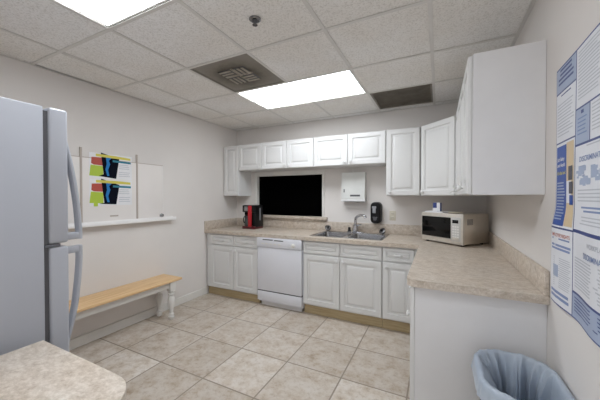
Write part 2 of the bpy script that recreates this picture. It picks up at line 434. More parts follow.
# ------------------------------------------------------------------ cabinets
def knob_at(M, x, y, z, parent):
    b = MB(M); b.lathe([(0.008, 0), (0.007, 0.012), (0.016, 0.018), (0.0185, 0.024), (0.015, 0.030), (0.005, 0.032)], (x, y+0.0005, z), (0, -1, 0), 16)
    return b.build('knob', 'cabinet_white', parent)
def pull_at(M, x, y, z, parent):
    b = MB(M)
    b.tube([(x-0.034, y+0.002, z), (x-0.030, y-0.016, z), (x-0.012, y-0.024, z), (x+0.012, y-0.024, z), (x+0.030, y-0.016, z), (x+0.034, y+0.002, z)], [0.008, 0.007, 0.006, 0.006, 0.007, 0.008], 10, (1, 1.3))
    return b.build('pull', 'cabinet_white', parent)
def cabinet(label, cat, loc, rz, w, d, z0, z1, doors=(), drawers=(), toe=False, name='wall_cabinet', group=None, hollow=False):
    """local frame: x along the front, y=0 carcass front looking to -y, depth +y"""
    t = thing(name, label, cat, loc, rz, group); M = frame(loc, rz)
    b = MB(M)
    if hollow:
        b.box(0.0005, 0.018, 0.0, d, z0, z1); b.box(w-0.018, w-0.0005, 0.0, d, z0, z1); b.box(0.018, w-0.018, 0.0, d, z0, z0+0.018)
        b.box(0.018, w-0.018, d-0.006, d, z0+0.018, z1); b.box(0.018, w-0.018, 0.0, 0.016, z0+0.018, z1)
    else: b.box(0.0005, w-0.0005, 0.0, d, z0, z1, 0.0015, 1)
    b.build('carcass', 'cabinet_white', t)
    if toe:
        b = MB(M); b.box(0.0005, w-0.0005, 0.030, 0.050, 0.001, z0+0.001); b.build('toe_kick', 'toe_kick_wood', t)
        b = MB(M); b.box(0.0005, w-0.0005, 0.051, d, 0.001, z0-0.001); b.build('plinth', 'toe_kick_wood', t)
    for (x0, x1, a, c, kx, kz) in doors:
        m = MB(M); m.raised(x0, x1, a, c, -0.021); dd = m.build('door', 'cabinet_white', t)
        if kx is not None: knob_at(M, kx, -0.021, kz, dd)
    for (x0, x1, a, c, kind) in drawers:
        m = MB(M); m.raised(x0, x1, a, c, -0.021, fr=0.036); dd = m.build('drawer' if kind else 'false_front', 'cabinet_white', t)
        if kind: pull_at(M, (x0+x1)/2, -0.021, (a+c)/2, dd)
    return t
UB, UT, US = 1.380, 2.132, 1.752          # uppers: bottom, top, bottom of the short row
UD = 0.300                                 # upper carcass depth
def upper_back(x0, x1, z0, z1, splits, knobs, label, group=None):
    doors = []
    for (a, c), kx in zip(splits, knobs):
        doors.append((a-x0+0.0035, c-x0-0.0035, z0+0.004, z1-0.004, None if kx is None else kx-x0, z0+0.045))
    return cabinet(label, 'cabinet', (x0, YB-UD, 0), 0, x1-x0, UD-0.001, z0, z1, doors, group=group)
upper_back(XL+0.002, -2.648, UB, UT, [(XL+0.012, -2.648)], [-2.685], 'tall narrow white wall cabinet in the far left corner above the coffee maker')
upper_back(-2.646, -2.242, US, UT, [(-2.646, -2.242)], [-2.285], 'short single-door white wall cabinet beside the tall left corner one')
upper_back(-2.240, -1.440, US, UT, [(-2.240, -1.838), (-1.838, -1.440)], [-1.878, -1.798], 'short two-door white wall cabinet over the black pass-through window')
upper_back(-1.438, -0.542, US, UT, [(-1.438, -0.990), (-0.990, -0.542)], [-1.03, -0.95], 'short two-door white wall cabinet above the paper towel dispenser')
upper_back(-0.540, -0.178, UB, UT, [(-0.540, -0.182)], [-0.495], 'tall single-door white wall cabinet above the wall outlet')
# diagonal corner cabinet
L = 0.642; RX = 0.160
A, Bp = Vector((XR-L, YB-UD-0.0, 0)), Vector((RX, YB-L, 0))
t = thing('corner_wall_cabinet', 'tall white diagonal wall cabinet in the corner over the microwave', 'cabinet', (XR-0.2, YB-0.2, 0))
b = MB(); b.prism([(XR-L+0.001, YB-0.001), (XR-L+0.001, A.y), (Bp.x, Bp.y+0.001), (XR-0.001, Bp.y+0.001), (XR-0.001, YB-0.001)], UB, UT); b.build('carcass', 'cabinet_white', t)
ang = math.atan2(Bp.y-A.y, Bp.x-A.x); ln = (Bp-A).length; M = frame(A, ang)
b = MB(M); b.raised(0.022, ln-0.022, UB+0.004, UT-0.004, -0.020); dd = b.build('door', 'cabinet_white', t)
knob_at(M, 0.06, -0.020, UB+0.045, dd)
# right wall uppers, doors facing -X : local x runs towards -Y
yA, yM, yN = YB-L-0.001, 2.366, 1.758
def right_upper(y0, y1, label, grp=None):
    w = y0-y1; h2 = w/2
    t = cabinet(label, 'cabinet', (RX, y0, 0), -PI/2, w, XR-RX-0.001, UB, UT,
                [(0.003, h2-0.0015, UB+0.004, UT-0.004, h2-0.04, UB+0.045), (h2+0.0015, w-0.002, UB+0.004, UT-0.004, h2+0.04, UB+0.045)])
    return t
right_upper(yA, yM, 'white two-door wall cabinet on the right wall next to the corner cabinet')
tn = right_upper(yM-0.001, yN+0.012, 'white wall cabinet with big plain grey-white end panel, nearest on the right wall')
b = MB(); b.box(RX+0.004, XR-0.001, yN, yN+0.0115, UB, UT+0.001, 0.001, 1); b.build('end_panel', 'panel_grey_white', tn)

# base run along the back wall
CF = 2.952                                 # carcass front
ZB, ZD0, ZD1, ZR0, ZR1 = 0.112, 0.128, 0.700, 0.716, 0.846
def base_back(x0, x1, splits, knobs, drawers, label):
    doors = [(a-x0+0.0035, c-x0-0.0035, ZD0, ZD1, kx-x0, ZD1-0.045) for (a, c), kx in zip(splits, knobs)]
    drs = [(a-x0+0.0035, c-x0-0.0035, ZR0, ZR1, kind) for (a, c), kind in zip(splits, drawers)]
    return cabinet(label, 'cabinet', (x0, CF, 0), 0, x1-x0, YB-CF-0.003, ZB, ZT-0.041, doors, drs, True, 'base_cabinet', hollow='sink' in label and 'under' in label)
base_back(XL+0.016, -2.052, [(-2.845, -2.440), (-2.440, -2.056)], [-2.478, -2.402], [1, 1], 'white base cabinet with two drawers over two doors, below the coffee maker')
base_back(-1.416, -0.516, [(-1.414, -0.967), (-0.967, -0.518)], [-1.005, -0.929], [0, 0], 'white two-door base cabinet under the steel sink')
base_back(-0.514, -0.112, [(-0.512, -0.205)], [-0.474], [1], 'narrow white base cabinet with one drawer, right of the sink cabinet')
# peninsula base, doors face -X
PX = -0.121; PY0, PY1 = 1.712, 2.930
t = cabinet('white peninsula base cabinet with plain grey-white end panel behind the trash can', 'cabinet', (PX, PY1, 0), -PI/2, PY1-PY0-0.013, XR-PX-0.002, ZB, ZT-0.041,
    [(0.03, 0.40, ZD0, ZD1, 0.365, ZD1-0.045), (0.403, 0.775, ZD0, ZD1, 0.74, ZD1-0.045), (0.778, 1.155, ZD0, ZD1, 1.11, ZD1-0.045)],
    [(0.03, 0.40, ZR0, ZR1, 1), (0.403, 0.775, ZR0, ZR1, 1), (0.778, 1.155, ZR0, ZR1, 1)], True, 'base_cabinet')
b = MB(); b.box(PX-0.001+0.004, XR-0.001, PY0, PY0+0.012, 0.001, ZT-0.041, 0.001, 1); b.build('end_panel', 'panel_grey_white', t)
b = MB(); b.box(PX-0.022, PX+0.001, PY0+0.002, PY0+0.012, 0.001, ZT-0.041, 0.001, 1); b.build('corner_stile', 'cabinet_white', t)

# L-shaped worktop
CE = 2.912; SX0, SX1, SY0, SY1 = -1.372, -0.533, 3.020, 3.560
PXL, PYF = -0.162, 1.678
t = thing('worktop', 'beige mottled laminate worktop in an L along the back wall and peninsula', 'countertop', (-0.6, 3.2, ZT-0.04))
b = MB(); z0, z1 = ZT-0.040, ZT
hx0, hx1, hy0, hy1 = SX0+0.02, SX1-0.02, SY0+0.02, SY1-0.02
X0 = XL+0.001; X1 = XR-0.001; Y1 = YB-0.001
outer = [(X0, CE), (PXL-0.03, CE)]
for k in range(1, 6):
    a = k/6*PI/2; outer.append((PXL-0.03+0.03*math.sin(a), CE-0.03+0.03*math.cos(a)))
outer += [(PXL, CE-0.03)]
rr = 0.055
for k in range(0, 9):
    a = PI + k/8*PI/2; outer.append((PXL+rr+rr*math.cos(a), PYF+rr+rr*math.sin(a)))
outer += [(X1, PYF), (X1, Y1), (X0, Y1)]
hole = [(hx0, hy0), (hx1, hy0), (hx1, hy1), (hx0, hy1)]
tmp = bmesh.new()
def loopedges(pts, z):
    vs = [tmp.verts.new((x, y, z)) for x, y in pts]
    return vs, [tmp.edges.new((vs[i], vs[(i+1) % len(vs)])) for i in range(len(vs))]
vo, eo = loopedges(outer, z1); vh, eh = loopedges(hole, z1)
bmesh.ops.triangle_fill(tmp, use_beauty=True, edges=eo+eh)
top = tmp.faces[:]
ret = bmesh.ops.extrude_face_region(tmp, geom=top)
for v in ret['geom']:
    if isinstance(v, bmesh.types.BMVert): v.co.z = z0
bmesh.ops.recalc_face_normals(tmp, faces=tmp.faces[:])
b._take(tmp)
b.build('slab', 'laminate', t, smooth=30)
SH = 1.028
b = MB(); b.box(XL+0.020, XR-0.020, YB-0.019, YB-0.001, ZT+0.0005, SH, 0.003); b.build('backsplash', 'laminate', t)
b = MB(); b.box(XL+0.001, XL+0.0195, CE, YB-0.001, ZT+0.0005, SH, 0.003); b.build('side_splash', 'laminate', t)
b = MB(); b.box(XR-0.0195, XR-0.001, PYF+0.003, YB-0.001, ZT+0.0005, SH-0.005, 0.003); b.build('side_splash', 'laminate', t)

# ------------------------------------------------------------------ dishwasher
DX0, DX1 = -2.048, -1.420
t = thing('dishwasher', 'white built-in dishwasher between the base cabinets', 'dishwasher', ((DX0+DX1)/2, CF, 0))
b = MB(); b.box(DX0+0.004, DX1-0.004, CF, YB-0.05, 0.05, ZT-0.042); b.build('tub', 'dishwasher_white', t)
b = MB(); b.box(DX0+0.006, DX1-0.006, CF-0.040, CF-0.0005, 0.205, 0.742, 0.006); b.build('door', 'dishwasher_white', t)
b = MB(); b.box(DX0+0.004, DX1-0.004, CF-0.047, CF-0.0005, 0.746, ZT-0.044, 0.006)
cp = b.build('control_panel', 'dishwasher_white', t)
b = MB(); fy = CF-0.0475
b.box(DX0+0.09, DX0+0.24, fy, fy+0.006, 0.831, 0.846, 0.002); b.box(DX0+0.255, DX0+0.385, fy, fy+0.006, 0.828, 0.842, 0.002)
b.build('vent_slot', 'gasket_grey', cp)
for q in range(5):
    b = MB(); b.box(DX0+0.07+q*0.06, DX0+0.105+q*0.06, fy-0.001, fy+0.004, 0.782, 0.797, 0.001)
    b.build('button', 'trim_white', cp)
b = MB(); b.lathe([(0.026, 0), (0.026, 0.004), (0.019, 0.006), (0.017, 0.02), (0.004, 0.022)], (DX1-0.11, fy+0.001, 0.79), (0, -1, 0), 24); b.build('dial', 'trim_white', cp)
b = MB(); b.box(DX0+0.006, DX1-0.006, CF-0.030, CF-0.0005, 0.192, 0.206); b.build('seam', 'gasket_grey', t)
b = MB(); b.box(DX0+0.006, DX1-0.006, CF-0.038, CF-0.0005, 0.075, 0.192, 0.005); b.build('access_panel', 'dishwasher_white', t)
b = MB(); b.box(DX0+0.03, DX1-0.03, CF+0.02, CF+0.04, 0.002, 0.075); b.build('kick_plate', 'panel_grey_white', t)

# ------------------------------------------------------------------ sink, faucet, stoppers
t = thing('kitchen_sink', 'double-bowl stainless steel drop-in sink', 'sink', ((SX0+SX1)/2, (SY0+SY1)/2, ZT))
b = MB(); zr0, zr1 = ZT+0.0005, ZT+0.006
bow = [(SX0+0.035, -0.975), (-0.930, SX1-0.035)]; by0, by1 = SY0+0.024, SY1-0.085
b.box(SX0, SX1, SY0, by0, zr0, zr1, 0.002); b.box(SX0, SX1, by1, SY1, zr0, zr1, 0.002)
b.box(SX0, bow[0][0], by0, by1, zr0, zr1); b.box(bow[0][1], bow[1][0], by0, by1, zr0, zr1); b.box(bow[1][1], SX1, by0, by1, zr0, zr1)
b.build('rim', 'stainless', t)
def rrect(x0, x1, y0, y1, r, z, n=6):
    out = []
    for cx, cy, a0 in ((x1-r, y1-r, 0), (x0+r, y1-r, PI/2), (x0+r, y0+r, PI), (x1-r, y0+r, 1.5*PI)):
        for k in range(n+1):
            a = a0 + k/n*PI/2; out.append((cx+r*math.cos(a), cy+r*math.sin(a), z))
    return out
for (a, c) in bow:
    b = MB(); lo = []
    for ins, z, r in ((-0.001, zr1-0.001, 0.004), (0.006, zr1-0.008, 0.03), (0.012, ZT-0.10, 0.045), (0.022, ZT-0.150, 0.05), (0.05, ZT-0.165, 0.05)):
        lo.append(rrect(a+ins, c-ins, by0+ins, by1-ins, r, z))
    b.rings(lo, False, True)
    bo = b.build('bowl', 'stainless', t)
    b = MB(); b.lathe([(0.042, 0), (0.042, 0.003), (0.030, 0.0035), (0.026, 0.001)], ((a+c)/2, (by0+by1)/2, ZT-0.1655), (0, 0, 1), 20); b.build('drain', 'dark_chrome', bo)
FX, FY_ = -0.952, SY1-0.036
t = thing('faucet', 'chrome single-lever kitchen faucet behind the sink, spout swung right', 'faucet', (FX, FY_, zr1))
b = MB(); b.prism([(x, y) for x, y, _ in rrect(FX-0.115, FX+0.115, FY_-0.028, FY_+0.028, 0.027, 0)], zr1+0.0003, zr1+0.011, 0.003)
b.build('deck_plate', 'chrome', t)
b = MB(); b.lathe([(0.036, 0.010), (0.036, 0.05), (0.033, 0.075), (0.034, 0.095), (0.020, 0.105), (0.014, 0.112)], (FX, FY_, zr1), (0, 0, 1), 20); b.build('body', 'chrome', t)
b = MB(); dz = zr1
sp = [(0, 0, 0.10), (0, 0, 0.155), (0.005, -0.004, 0.185), (0.028, -0.018, 0.208), (0.075, -0.045, 0.226), (0.115, -0.065, 0.228), (0.14, -0.077, 0.215), (0.147, -0.081, 0.195)]
b.tube([(FX+x, FY_+y, dz+z) for x, y, z in sp], [0.018, 0.017, 0.016, 0.0155, 0.015, 0.016, 0.0185, 0.017], 12)
b.build('spout', 'chrome', t)
b = MB(); b.tube([(FX+0.02, FY_-0.012, dz+0.085), (FX+0.06, FY_-0.035, dz+0.105), (FX+0.085, FY_-0.05, dz+0.108)], [0.010, 0.007, 0.009], 10); b.build('lever', 'chrome', t)
b = MB(); b.lathe([(0.022, 0.0115), (0.021, 0.03), (0.017, 0.036), (0.020, 0.060), (0.008, 0.066)], (FX-0.080, FY_, zr1), (0, 0, 1), 14); b.build('side_sprayer', 'black_plastic', t)
def stopper(x, y, label, tilt):
    t = thing('sink_strainer', label, 'strainer', (x, y, zr1), group='sink strainers')
    d = Vector((0.35*tilt, -0.55, 0.55)).normalized()
    c = Vector((x, y, zr1+0.042))
    b = MB(); b.lathe([(0.040, 0.0), (0.042, 0.004), (0.034, 0.008), (0.030, 0.012)], c, d, 22)
    b.lathe([(0.027, -0.032), (0.030, 0.0)], c, d, 22); b.build('basket', 'dark_chrome', t)
    b = MB(); b.lathe([(0.005, 0.010), (0.005, 0.022), (0.011, 0.024), (0.011, 0.030), (0.002, 0.031)], c, d, 12); b.build('knob', 'black_plastic', t)
stopper(-1.325, SY1-0.040, 'dark metal basket strainer at the left back corner of the sink', 1)
stopper(-0.612, SY1-0.075, 'dark metal basket strainer at the right back corner of the sink', -1)

# ------------------------------------------------------------------ coffee maker + carafe
kx0, kx1, ky0, ky1 = -2.548, -2.330, 3.255, 3.475
kz = ZT+0.001
t = thing('coffee_maker', 'red and black drip coffee maker on the left end of the worktop', 'coffee maker', ((kx0+kx1)/2, (ky0+ky1)/2, kz))
b = MB(); b.box(kx0, kx1, ky0, ky1, kz, kz+0.038, 0.008); b.build('base', 'maroon_plastic', t)
b = MB(); b.box(kx0+0.004, kx1, ky0+0.105, ky1, kz+0.038, kz+0.24, 0.006); b.box(kx0, kx0+0.008, ky0+0.06, ky0+0.12, kz+0.038, kz+0.24, 0.002); b.box(kx1-0.050, kx1, ky0+0.02, ky0+0.13, kz+0.039, kz+0.24, 0.006)
b.box(kx1-0.0005, kx1+0.003, ky0+0.03, ky1-0.01, kz+0.03, kz+0.335, 0.002)
b.build('water_tank', 'black_plastic', t)
b = MB(); b.box(kx0, kx1, ky0+0.004, ky1, kz+0.2405, kz+0.340, 0.010); b.build('brew_head', 'black_plastic', t)
b = MB(); b.box(kx0+0.104, kx0+0.166, ky0-0.002, ky0+0.006, kz+0.036, kz+0.335, 0.003); b.build('front_panel', 'red_plastic', t)
b = MB(); b.box(kx0+0.03, kx0+0.10, ky0+0.001, ky0+0.006, kz+0.255, kz+0.325, 0.002); b.build('display', 'dark_chrome', t)
b = MB(); b.box(kx1+0.0032, kx1+0.005, ky0+0.12, ky0+0.145, kz+0.12, kz+0.30, 0.0007); b.build('water_gauge', 'window_smoke', t)
cxk, cyk = kx0+0.056, ky0+0.052
t = thing('coffee_carafe', 'glass coffee pot with black handle in the red coffee maker', 'carafe', (cxk, cyk, kz+0.039))
b = MB(); z = kz+0.0395
b.lathe([(0.037, 0), (0.044, 0.012), (0.0465, 0.05), (0.042, 0.085), (0.031, 0.125), (0.029, 0.14)], (cxk, cyk, z), (0, 0, 1), 24); b.build('glass', 'coffee_glass', t)
b = MB(); b.lathe([(0.032, 0.1405), (0.033, 0.155), (0.02, 0.165), (0.003, 0.168)], (cxk, cyk, z), (0, 0, 1), 20); b.lathe([(0.0352, 0.112), (0.0322, 0.124)], (cxk, cyk, z), (0, 0, 1), 20)
b.build('lid', 'black_plastic', t)
b = MB(); hd = Vector((-0.5, -0.85, 0)).normalized()
b.tube([Vector((cxk, cyk, z)) + hd*r + Vector((0, 0, h_)) for r, h_ in ((0.030, 0.135), (0.048, 0.137), (0.060, 0.115), (0.061, 0.07), (0.046, 0.045))], 0.007, 8); b.build('handle', 'black_plastic', t)

# ------------------------------------------------------------------ microwave (set diagonally in the corner)
p0 = Vector((-0.162, 3.250, 0)); p1 = Vector((0.203, 2.950, 0))
ang = math.atan2(p1.y-p0.y, p1.x-p0.x); mw = (p1-p0).length; md = 0.372
M = frame((p0.x, p0.y, 0), ang)
t = thing('microwave', 'stainless microwave oven set diagonally in the worktop corner', 'microwave', p0, ang)
mz0, mz1 = ZT+0.016, ZT+0.300
b = MB(M); b.box(0.002, mw-0.002, 0.022, md, mz0+0.004, mz1, 0.004); b.build('case', 'microwave_case', t)
b = MB(M); b.box(0, mw, 0.0, 0.0215, mz0, mz1+0.002, 0.004); b.build('front_frame', 'microwave_steel', t)
b = MB(M); b.box(0.012, mw*0.735, -0.004, 0.0, mz0+0.048, mz1-0.035, 0.002); dw = b.build('door_glass', 'oven_glass', t)
b = MB(M); b.box(mw*0.745, mw-0.022, -0.003, 0.0, mz0+0.030, mz1-0.030, 0.002); kp = b.build('control_panel', 'keypad_grey', t)
b = MB(M); b.box(mw*0.775, mw-0.045, -0.0045, -0.003, mz1-0.085, mz1-0.055); b.build('display', 'oven_glass', kp)
for r in range(5):
    for c in range(3):
        xa = mw*0.775 + c*0.024; za = mz1-0.112-r*0.024
        b = MB(M); b.box(xa, xa+0.018, -0.0042, -0.003, za-0.014, za); b.build('button', 'trim_white', kp)
b = MB(M); b.box(mw*0.775, mw-0.04, -0.006, -0.003, mz0+0.038, mz0+0.066, 0.002); b.build('door_button', 'microwave_steel', kp)
for fx, fy in ((0.04, 0.05), (mw-0.04, 0.05), (0.04, md-0.05), (mw-0.04, md-0.05)):
    b = MB(M); b.lathe([(0.014, 0), (0.016, mz0+0.004-ZT-0.0006)], (fx, fy, ZT+0.0006), (0, 0, 1), 12); b.build('foot', 'black_plastic', t)
b = MB(M)
for r in range(7): b.box(mw-0.003, mw-0.0015, 0.06+r*0.012, 0.066+r*0.012, mz1-0.10, mz1-0.045)
b.build('side_vent', 'label_dark', t)
# things on top of it
b = MB(M @ frame((0.118, 0.095, 0), 0.25)); z = mz1+0.0005+0.014
b.box(-0.036, 0.036, -0.02, 0.02, z, z+0.088, 0.001); bx = b.build('carton', 'box_blue'); tag(bx, 'small blue and white carton standing on the microwave', 'box')
b = MB(M @ frame((0.118, 0.095, 0), 0.25)); b.box(0.004, 0.037, -0.0215, -0.0202, z+0.002, z+0.088); b.box(-0.036, 0.006, -0.0215, -0.0202, z+0.001, z+0.034)
b.build('label_panel', 'paper_white', bx)
b = MB(M @ frame((0.125, 0.10, 0), 0.06)); b.box(-0.11, 0.10, -0.07, 0.08, mz1+0.0005, mz1+0.0135, 0.003); tag(b.build('napkin_stack', 'paper_white'), 'flat stack of white napkins on the microwave under the carton', 'napkins')
b = MB(M); b.lathe([(0.03, 0), (0.056, 0.006), (0.062, 0.014), (0.058, 0.013), (0.03, 0.005)], (0.318, 0.10, mz1+0.0005), (0, 0, 1), 24); tag(b.build('paper_plate', 'outlet_ivory'), 'small off-white paper plate on the microwave, right of the carton', 'plate')

# ------------------------------------------------------------------ wall dispensers, outlet
t = thing('paper_towel_dispenser', 'white metal paper towel dispenser on the wall above the sink', 'dispenser', (-0.99, YB, 1.32))
b = MB(); b.prism([(YB-0.001, 1.332), (YB-0.108, 1.332), (YB-0.112, 1.36), (YB-0.095, 1.665), (YB-0.088, 1.682), (YB-0.001, 1.682)], -1.136, -0.832, axis='x')
b.build('cover', 'dispenser_white', t, 20)
b = MB(); b.box(-1.140, -0.824, YB-0.118, YB-0.002, 1.308, 1.331, 0.005); b.build('bottom_tray', 'panel_grey_white', t)
b = MB(); b.box(-1.11, -0.86, YB-0.105, YB-0.02, 1.302, 1.308); b.build('towel_slot', 'label_dark', t)
b = MB(); b.box(-1.105, -1.092, YB-0.116, YB-0.107, 1.425, 1.470, 0.002); b.build('lock', 'dark_chrome', t)
b = MB(); b.box(-1.02, -0.89, YB-0.1115, YB-0.1075, 1.372, 1.395, 0.001); b.build('nameplate', 'label_dark', t)
b = MB(); b.tube([(-1.0, YB-0.05, 1.682), (-1.0, YB-0.045, 1.715), (-1.005, YB-0.05, 1.751)], 0.004, 6); b.build('cord', 'trim_white', t)

t = thing('soap_dispenser', 'black wall-mounted soap dispenser right of the faucet', 'dispenser', (-0.706, YB, 1.035))
def capsule(x0, x1, z0, z1, r, y): return [(p[0], y, p[1]) for p in [(q[0], q[1]) for q in rrect(x0, x1, z0, z1, r, 0, 8)]]
b = MB(); x0, x1, za, zb = -0.766, -0.634, 1.036, 1.302
b.rings([capsule(x0, x1, za, zb, 0.05, YB-0.001), capsule(x0, x1, za, zb, 0.05, YB-0.07), capsule(x0+0.006, x1-0.006, za+0.006, zb-0.006, 0.045, YB-0.09), capsule(x0+0.022, x1-0.022, za+0.022, zb-0.022, 0.03, YB-0.102)], True, True)
b.build('housing', 'black_plastic', t)
b = MB(); b.box(-0.742, -0.690, YB-0.1045, YB-0.1015, 1.225, 1.252, 0.001); b.box(-0.735, -0.697, YB-0.1045, YB-0.1015, 1.165, 1.226, 0.001); b.build('window', 'window_smoke', t)
b = MB(); b.prism([(-0.735, 1.12), (-0.677, 1.12), (-0.690, 1.075), (-0.722, 1.075)], YB-0.106, YB-0.1015, axis='y'); b.build('push_bar', 'label_dark', t)

t = thing('wall_outlet', 'ivory duplex outlet plate on the back wall', 'outlet', (-0.508, YB, 1.13))
b = MB(); b.box(-0.546, -0.470, YB-0.007, YB-0.0008, 1.075, 1.195, 0.003); b.build('cover_plate', 'outlet_ivory', t)
for zc in (1.110, 1.160):
    b = MB(); b.box(-0.525, -0.491, YB-0.010, YB-0.0068, zc-0.016, zc+0.016, 0.002); so = b.build('socket', 'outlet_ivory', t)
    b = MB(); b.box(-0.517, -0.514, YB-0.0108, YB-0.0098, zc-0.006, zc+0.009); b.box(-0.502, -0.499, YB-0.0108, YB-0.0098, zc-0.006, zc+0.009); b.build('slots', 'label_dark', so)

# white plastic catch hanging where the corner door meets the right run
t = thing('cabinet_lock', 'small white plastic catch between the corner cabinet and right wall cabinet doors', 'lock')
cl = Vector((RX-0.030, YB-L-0.018, UB+0.052))
t.location = cl; t.matrix_basis = Matrix.Translation(cl)
for nm, d in (('arm', (-0.72, -0.1, -0.5)), ('arm', (0.05, -0.8, 0.55)), ('arm', (-0.25, -0.35, 0.9)), ('arm', (0.0, -0.6, -0.75))):
    d = Vector(d).normalized(); b = MB(); b.tube([cl, cl+d*0.02, cl+d*0.05], [0.006, 0.010, 0.005], 8, (1, 0.6)); b.build(nm, 'dispenser_white', t)
b = MB(); b.lathe([(0.004, -0.016), (0.012, -0.012), (0.013, 0.004), (0.004, 0.008)], cl, Vector((-1, -0.6, 0)), 12); b.build('hub', 'dark_chrome', t)

# ------------------------------------------------------------------ refrigerator (doors face +Y)
RX0, RX1 = -1.965, -1.220; FT = 1.682
t = thing('refrigerator', 'white top-freezer refrigerator at the left edge of the photo', 'refrigerator', ((RX0+RX1)/2, 0.1, 0))
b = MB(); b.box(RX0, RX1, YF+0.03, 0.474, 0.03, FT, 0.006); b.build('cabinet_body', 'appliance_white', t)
b = MB(); b.box(RX0+0.015, RX1-0.010, 0.4745, 0.488, 0.10, FT-0.012); b.build('gasket', 'gasket_grey', t)
def fdoor(z0, z1, nm):
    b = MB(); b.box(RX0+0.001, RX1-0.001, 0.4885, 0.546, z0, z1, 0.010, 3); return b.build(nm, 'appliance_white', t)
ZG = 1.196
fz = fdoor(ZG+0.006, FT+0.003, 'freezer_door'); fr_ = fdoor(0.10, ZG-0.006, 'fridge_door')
hxx = RX1-0.035
def handle(pts, par):
    b = MB(); n = 24; out = []
    for k in range(n+1):                        # Catmull-Rom through pts
        u = k/n*(len(pts)-1); i = min(int(u), len(pts)-2); f = u-i
        P = [Vector(pts[max(0, min(len(pts)-1, i+d))]) for d in (-1, 0, 1, 2)]
        out.append(0.5*((2*P[1]) + (P[2]-P[0])*f + (2*P[0]-5*P[1]+4*P[2]-P[3])*f*f + (3*P[1]-P[0]-3*P[2]+P[3])*f**3))
    b.tube(out, 0.012, 12, (1.5, 0.8)); return b.build('handle', 'appliance_white', par)
h1 = handle([(hxx, 0.540, 1.600), (hxx, 0.558, 1.52), (hxx, 0.574, 1.43), (hxx, 0.586, 1.33), (hxx, 0.592, 1.24), (hxx, 0.592, ZG+0.012)], fz)
b = MB(); b.box(hxx-0.014, hxx+0.014, 0.545, 0.590, ZG+0.012, ZG+0.038, 0.004); br_ = b.build('bracket', 'appliance_white', h1)
h2 = handle([(hxx, 0.592, ZG-0.014), (hxx, 0.592, 1.12), (hxx, 0.585, 1.03), (hxx, 0.572, 0.93), (hxx, 0.540, 0.80)], fr_)
b = MB(); b.box(hxx-0.014, hxx+0.014, 0.545, 0.590, ZG-0.040, ZG-0.014, 0.004); b.build('bracket', 'appliance_white', h2)
b = MB(); b.box(RX1-0.06, RX1-0.003, 0.476, 0.52, ZG-0.005, ZG+0.005)
b.build('hinge', 'dark_chrome', t)
b = MB(); b.box(RX1-0.14, RX1-0.07, 0.40, 0.50, FT+0.0065, FT+0.012, 0.002); b.build('hinge_cover', 'appliance_white', t)
b = MB(); b.box(RX0+0.01, RX1-0.01, 0.475, 0.50, 0.012, 0.095, 0.003); b.build('base_grille', 'gasket_grey', t)
for fx in (RX0+0.05, RX1-0.05):
    for fy in (0.40, YF+0.1):
        b = MB(); b.lathe([(0.02, 0), (0.02, 0.031)], (fx, fy, 0.0005), (0, 0, 1), 12); b.build('foot', 'gasket_grey', t)

# ------------------------------------------------------------------ near counter and its cabinet
NX0, NX1, NY = -1.150, -0.632, 0.440
t = cabinet('white base cabinet under the near counter, in front of the viewer', 'cabinet', (NX1-0.03, NY-0.045, 0), PI, NX1-0.03-NX0-0.01, NY-0.045-YF-0.003, ZB, ZT-0.041,
            [(0.004, 0.47, ZD0, ZD1, 0.43, ZD1-0.045)], [(0.004, 0.47, ZR0, ZR1, 1)], True, 'base_cabinet')
poly = [(NX0, YF+0.001), (NX1, YF+0.001)]
rr = 0.115
for k in range(0, 11):
    a = k/10*PI/2; poly.append((NX1-rr+rr*math.cos(a), NY-rr+rr*math.sin(a)))
poly += [(NX0, NY)]
b = MB(); b.prism(poly, ZT-0.040, ZT, 0.003, 2)
tag(b.build('worktop', 'laminate'), 'beige mottled laminate worktop with rounded corner beside the refrigerator', 'countertop')

# ------------------------------------------------------------------ bench
BX0, BX1, BY0, BY1, BZ = -2.937, -2.622, 0.86, 2.262, 0.450
t = thing('bench', 'long oak-topped bench with white turned legs against the left wall', 'bench', (-2.78, 1.55, 0))
b = MB(); b.box(BX0, BX1, BY0, BY1, BZ-0.026, BZ, 0.007, 3); b.build('seat', 'bench_oak', t)
b = MB(); lx0, lx1, ly0, ly1 = BX0+0.065, BX1-0.050, BY0+0.11, BY1-0.11
b.box(lx1-0.010, lx1+0.010, ly0, ly1, BZ-0.095, BZ-0.0265, 0.002); b.box(lx0-0.010, lx0+0.010, ly0, ly1, BZ-0.095, BZ-0.0265, 0.002)
b.box(lx0, lx1, ly0-0.01, ly0+0.01, BZ-0.095, BZ-0.0265, 0.002); b.box(lx0, lx1, ly1-0.01, ly1+0.01, BZ-0.095, BZ-0.0265, 0.002)
b.build('apron', 'trim_white', t)
prof = [(0.016, 0.0), (0.022, 0.012), (0.023, 0.035), (0.013, 0.050), (0.022, 0.060), (0.014, 0.075), (0.016, 0.11), (0.024, 0.175), (0.027, 0.215), (0.024, 0.245), (0.014, 0.268), (0.025, 0.280), (0.025, 0.292), (0.014, 0.303), (0.027, 0.314), (0.027, 0.325)]
for x in (lx0, lx1):
    for y in (ly0+0.012, ly1-0.0):
        b = MB(); b.lathe([(q_*1.4, h_) for q_, h_ in prof], (x, y, 0.0008), (0, 0, 1), 18); b.box(x-0.034, x+0.034, y-0.034, y+0.034, 0.3255, BZ-0.0268, 0.003); b.build('leg', 'trim_white', t)

